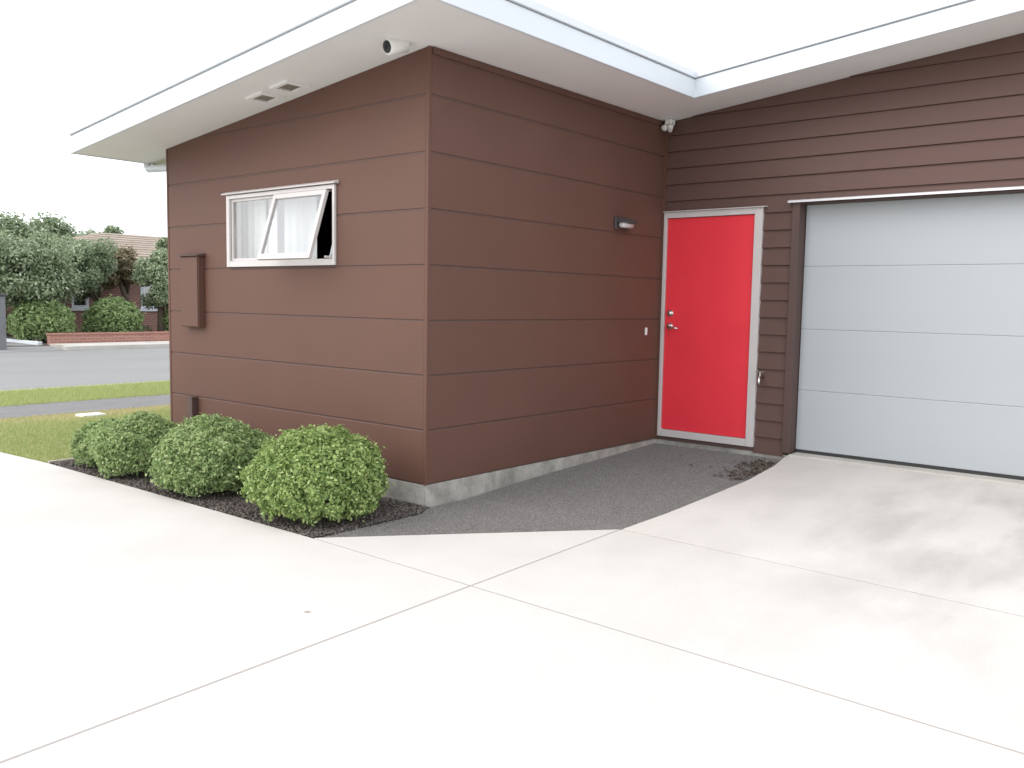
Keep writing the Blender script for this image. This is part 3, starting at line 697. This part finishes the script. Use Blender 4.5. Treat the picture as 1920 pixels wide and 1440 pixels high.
def shrub(x, y, r, h, label, mat, n, seed, z0=ZD - 0.01, leaf=0.03, name='round_shrub', cat='shrub', group='clipped round shrubs along the wall'):
    t = empty(name, (x, y, z0), label, cat, group)
    bm = bmesh.new()
    rr = random.Random(seed)
    for k in range(7):
        a = rr.uniform(0, 6.28); e = rr.uniform(0.3, 0.75)
        bm_tube(bm, [(x + 0.03 * math.cos(a), y + 0.03 * math.sin(a), z0 - 0.03), (x + r * .35 * e * math.cos(a), y + r * .35 * e * math.sin(a), z0 + h * .4), (x + r * e * math.cos(a), y + r * e * math.sin(a), z0 + h * .75)], [0.014, 0.010, 0.004], 6)
    from_bm('stem', bm, m_bark, t, True)
    d = unit(int(n * 1.5)); d = d[d[:, 2] > -0.55][:n]
    sh = 1 + 0.10 * lumps(d, seed, 3.2) + 0.11 * lumps(d, seed + 5, 8) + 0.11 * lumps(d, seed + 9, 18)
    q = 1 - np.abs(RNG.normal(0, 0.095, len(d))) + (RNG.uniform(0, 1, len(d)) < 0.07) * RNG.uniform(0, 0.10, len(d))
    k = (sh * q)[:, None]
    # flattened ball that bellies out low and closes in at the soil
    c = d * k * np.array([r, r, 1.0])
    zc = z0 + h * 0.44
    c[:, 2] = zc + np.where(d[:, 2] > 0, d[:, 2] * k[:, 0] * h * 0.56, d[:, 2] * k[:, 0] * h * 0.62)
    c[:, :2] += np.array([x, y]); c[:, 2] = np.maximum(c[:, 2], z0 + 0.01)
    v, f = leaf_quads(c, d * 0.7 + np.array([0, 0, 0.45]), leaf, 0.62, 0.75)
    o = np_mesh('foliage', v, f, mat, t); o['kind'] = 'stuff'
    # dark twiggy core so that gaps read as depth
    d = unit(1500); c = d * RNG.uniform(0.35, 0.82, (1500, 1)) * np.array([r, r, h * 0.5]); c += np.array([x, y, z0 + h * 0.46])
    v, f = leaf_quads(c, d, leaf * 1.6, 0.6, 1.0)
    o = np_mesh('inner_foliage', v, f, mat, t); o['kind'] = 'stuff'
    return t
shrub(-0.34, -0.66, 0.44, 0.58, 'largest and brightest round shrub, nearest the house corner', lm_near, 30000, 3, leaf=0.0245)
shrub(-1.50, -0.71, 0.42, 0.545, 'round green shrub under the window, second from the house corner', lm_near2, 26000, 8, leaf=0.0245)
shrub(-2.50, -0.73, 0.385, 0.47, 'round green shrub in front of the small conduit cover, third from the corner', lm_near2, 22000, 15, leaf=0.0245)
shrub(-3.03, -0.73, 0.31, 0.39, 'smallest and leftmost round shrub at the lawn end of the bed', lm_near2, 14000, 21, leaf=0.0245)

def tree(name, loc, label, cc, rad, n, mat, seed, leaf=0.13, trunk=0.14, blobs=34, cat='tree', group='trees across the street'):
    t = empty(name, loc, label, cat, group); r = np.random.default_rng(seed); rr = random.Random(seed)
    cc = np.array(cc, float); rad = np.array(rad, float)
    bm = bmesh.new()
    b = Vector(loc); mid = Vector((loc[0] + rr.uniform(-.15, .15), loc[1] + rr.uniform(-.15, .15), (loc[2] + cc[2] - rad[2] * .4) / 2 + .3)); tp_ = Vector(cc.tolist()) - Vector((0, 0, rad[2] * 0.3))
    bm_tube(bm, [b - Vector((0, 0, .1)), b.lerp(mid, .5), mid, tp_], [trunk * 1.25, trunk, trunk * .85, trunk * .5], 9)
    dirs = r.normal(0, 1, (blobs, 3)); dirs /= np.linalg.norm(dirs, axis=1, keepdims=True)
    bc = cc + dirs * rad * (r.uniform(0.15, 1.0, (blobs, 1)) ** 0.5) * 0.82
    for k in range(0, blobs, 3):
        e = Vector(bc[k].tolist()); s = mid.lerp(tp_, rr.uniform(0, 1))
        bm_tube(bm, [s, s.lerp(e, .5) + Vector((0, 0, .12)), e], [trunk * .42, trunk * .25, trunk * .08], 6)
    from_bm('trunk', bm, m_bark, t, True)
    which = r.integers(0, blobs, n); d = unit(n)
    br = r.uniform(0.22, 0.42, (blobs, 1))[which] * rad.mean()
    c = bc[which] + d * br * RNG.uniform(0.45, 1.08, (n, 1)) * np.array([1, 1, 0.75])
    v, f = leaf_quads(c, d + np.array([0, 0, 0.5]), leaf, 0.55, 0.7)
    o = np_mesh('crown', v, f, mat, t); o['kind'] = 'stuff'
    return t

# ------------------------------------------------------------------ across the street
FZ = -0.21
gw = empty('garden_wall', (-22.5, 9.0, FZ), 'low red brick garden wall along the far side of the road', 'wall')
box('brickwork', (-22.62, 6.95, FZ - 0.2), (-22.40, 40, 0.085), m_brick2, gw, 0.01)
box('coping', (-22.65, 6.92, 0.086), (-22.37, 40, 0.135), m_brick2, gw, 0.008)
tag(box('kerb_edging', (-26.4, 6.72, -0.30), (-22.7, 6.86, -0.11), m_white, None, 0.02), 'pale concrete edging beside the far driveway entrance', 'edging')

fh = empty('brick_house', (-29, 14, FZ), 'red brick house with a tan tiled roof across the street', 'house')
HX = -28.0; HY0, HY1 = 8.6, 24.0
FW = [(8.95, 9.65, 0.86, 1.9), (10.07, 10.68, 0.78, 1.9), (12.63, 13.45, 0.77, 1.9), (15.5, 17.0, 0.78, 1.9), (19.0, 20.5, 0.78, 1.9)]
bm = bmesh.new(); ys = sorted({HY0, HY1, *[w[0] for w in FW], *[w[1] for w in FW]})
for a, b in zip(ys, ys[1:]):
    w = next((w for w in FW if a >= w[0] - 1e-6 and b <= w[1] + 1e-6), None)
    for z0, z1 in ([(FZ - .2, w[2]), (w[3], 2.35)] if w else [(FZ - .2, 2.35)]):
        bm_box(bm, (HX - 0.22, a, z0), (HX, b, z1))
bm_box(bm, (-38, HY0, FZ - .2), (HX - 0.221, HY0 + 0.22, 2.35)); bm_box(bm, (-38, HY1 - 0.22, FZ - .2), (HX - .221, HY1, 2.35)); bm_box(bm, (-38.2, HY0, FZ - .2), (-38.001, HY1, 2.35))
from_bm('wall', bm, m_brick, fh)
for (a, b, z0, z1) in FW:
    bm = bmesh.new(); t = 0.085
    bm_box(bm, (HX - 0.06, a, z0), (HX + 0.02, a + t, z1)); bm_box(bm, (HX - 0.06, b - t, z0), (HX + 0.02, b, z1))
    bm_box(bm, (HX - 0.06, a + t, z0), (HX + 0.019, b - t, z0 + 0.11)); bm_box(bm, (HX - 0.06, a + t, z1 - t), (HX + 0.019, b - t, z1))
    if b - a > 1: bm_box(bm, (HX - 0.06, (a + b) / 2 - .04, z0 + .11), (HX + 0.018, (a + b) / 2 + .04, z1 - t))
    wn_ = from_bm('window', bm, m_white, fh)
    box('pane', (HX - 0.035, a + t, z0 + 0.11), (HX - 0.03, b - t, z1 - t), m_glass, wn_)
    box('sill', (HX - 0.001, a - 0.08, z0 - 0.09), (HX + 0.07, b + 0.08, z0 - 0.004), m_white, wn_, 0.01)
box('interior', (-37.5, HY0 + .4, 0.1), (-30.2, HY1 - .4, 2.2), m_room, fh)
# hipped tile roof laid in stepped courses
ov = 0.55; e0 = [HX + ov, -38.2 - ov, HY0 - ov, HY1 + ov]; zE = 2.32; NC = 14; halfw = (e0[0] - e0[1]) / 2; rise = 1.55
prism('eave_soffit', [(e0[0], e0[2], zE - 0.03), (e0[1], e0[2], zE - 0.03), (e0[1], e0[3], zE - 0.03), (e0[0], e0[3], zE - 0.03)], [(e0[0], e0[2], zE), (e0[1], e0[2], zE), (e0[1], e0[3], zE), (e0[0], e0[3], zE)], m_white, fh)
roof_ = None
for k in range(NC):
    a, b = halfw * k / NC, halfw * min(1, (k + 1.06) / NC)
    za, zb = zE + 0.035 + rise * k / NC, zE + rise * min(1, (k + 1.06) / NC)
    q0 = [(e0[0] - a, e0[2] + a, za), (e0[1] + a, e0[2] + a, za), (e0[1] + a, e0[3] - a, za), (e0[0] - a, e0[3] - a, za)]
    q1 = [(e0[0] - b, e0[2] + b, zb), (e0[1] + b, e0[2] + b, zb), (e0[1] + b, e0[3] - b, zb), (e0[0] - b, e0[3] - b, zb)]
    qb = [(x, y, z - 0.05) for x, y, z in q0]
    bm = bmesh.new()
    A = [bm.verts.new(v) for v in q0]; B = [bm.verts.new(v) for v in q1]; Cc = [bm.verts.new(v) for v in qb]
    for i in range(4):
        j = (i + 1) % 4
        bm.faces.new((A[i], A[j], B[j], B[i])); bm.faces.new((Cc[i], Cc[j], A[j], A[i]))
    o = from_bm('roof' if roof_ is None else 'tile_course', bm, m_tile, fh if roof_ is None else roof_)
    roof_ = roof_ or o

# a second house behind the trees at the left
h2 = empty('orange_brick_house', (-36, 2, FZ), 'orange brick house glimpsed at the left edge behind the hedge', 'house')
box('wall', (-42, -2.0, FZ - .2), (-34, 8.4, 2.3), M('orange_brick', (0.42, 0.17, 0.09), 0.85, 0.15, 4), h2)
prism('roof', [(-33.4, -2.6, 2.3), (-42.6, -2.6, 2.3), (-38, -2.6, 3.9)], [(-33.4, 9.0, 2.3), (-42.6, 9.0, 2.3), (-38, 9.0, 3.9)], m_tile, h2)

# clipped hedges in front of the brick house, seen through to the sills
GH = 'clipped garden shrubs across the street'
shrub(-24.4, 7.55, 0.92, 1.36, 'left rounded garden shrub at the end of the low brick wall', lm_hedge, 7000, 31, FZ, 0.10, 'garden_shrub', 'shrub', GH)
shrub(-24.6, 9.92, 0.90, 1.40, 'right rounded garden shrub between the two white windows', lm_hedge, 7000, 32, FZ, 0.10, 'garden_shrub', 'shrub', GH)
shrub(-24.3, 12.15, 0.55, 1.30, 'dark garden shrub half hidden by the edge of the brown house', lm_hedge, 4000, 33, FZ, 0.10, 'garden_shrub', 'shrub', GH)
shrub(-24.6, 10.95, 0.30, 0.48, 'small pale shrub below the right white window', lm_tree3, 900, 34, FZ, 0.08, 'garden_shrub', 'shrub', GH)
shrub(-27.0, 6.4, 1.0, 1.75, 'dark tall shrub beside the far driveway at the left', lm_hedge, 6000, 35, FZ, 0.11, 'garden_shrub', 'shrub', GH)
shrub(-30.0, 7.0, 1.3, 1.9, 'dark shrub behind the driveway shrub at the far left', lm_hedge, 6000, 36, FZ, 0.12, 'garden_shrub', 'shrub', GH)

tree('tree', (-25.0, 7.3, FZ), 'big dark leafy tree in front of the brick house at left', (-25.0, 7.35, 2.05), (1.5, 2.0, 1.38), 34000, lm_tree, 41, 0.115, blobs=56)
tree('tree', (-26.0, 10.25, FZ), 'dark bushy tree beside the big tree, over the left white window', (-26.0, 9.55, 2.10), (1.1, 1.15, 1.40), 22000, lm_tree2, 42, 0.11, blobs=36)
tree('tree', (-24.6, 11.6, FZ), 'dark tree close to the edge of the brown house', (-24.6, 11.7, 1.75), (0.9, 0.95, 1.05), 16000, lm_tree, 43, 0.11, blobs=30)
tree('tree', (-27.0, 11.6, FZ), 'rusty brown small tree in front of the tiled roof', (-27.0, 11.3, 2.15), (0.75, 1.15, 0.85), 15000, lm_tree3, 44, 0.11, blobs=30)
tree('tree', (-44, 18.6, FZ), 'pale grey green tree behind the tiled roof', (-44, 19.0, 3.9), (2.2, 2.3, 1.3), 9000, lm_tree2, 45, 0.20, blobs=30)
tree('tree', (-42, 13.6, FZ), 'leafy tree behind the ridge of the brick house', (-42, 14.6, 3.9), (2.4, 2.6, 1.4), 9000, lm_tree2, 46, 0.20, blobs=30)
tree('tree', (-33, 6.6, FZ), 'grey green tree behind the driveway at the left edge', (-33, 7.4, 2.35), (1.8, 2.6, 1.6), 18000, lm_tree2, 47, 0.13, blobs=36)
tree('tree', (-27.0, 13.3, FZ), 'small upright tree poking above the roof beside the brown house', (-27.0, 13.1, 2.6), (0.5, 0.6, 1.15), 4500, lm_tree, 48, 0.13, blobs=20)

# grey gate post at the far driveway
gp = empty('gate_pillar', (-21.6, 5.35, FZ), 'dark grey gate pillar at the left edge across the road', 'pillar')
box('shaft', (-21.9, 5.0, FZ - 0.1), (-21.4, 5.40, 1.20), M('grey_render', (0.16, 0.165, 0.17), 0.8, 0.1, 4), gp, 0.02)
box('cap', (-21.94, 4.96, 1.201), (-21.36, 5.44, 1.26), m_charc, gp, 0.015)
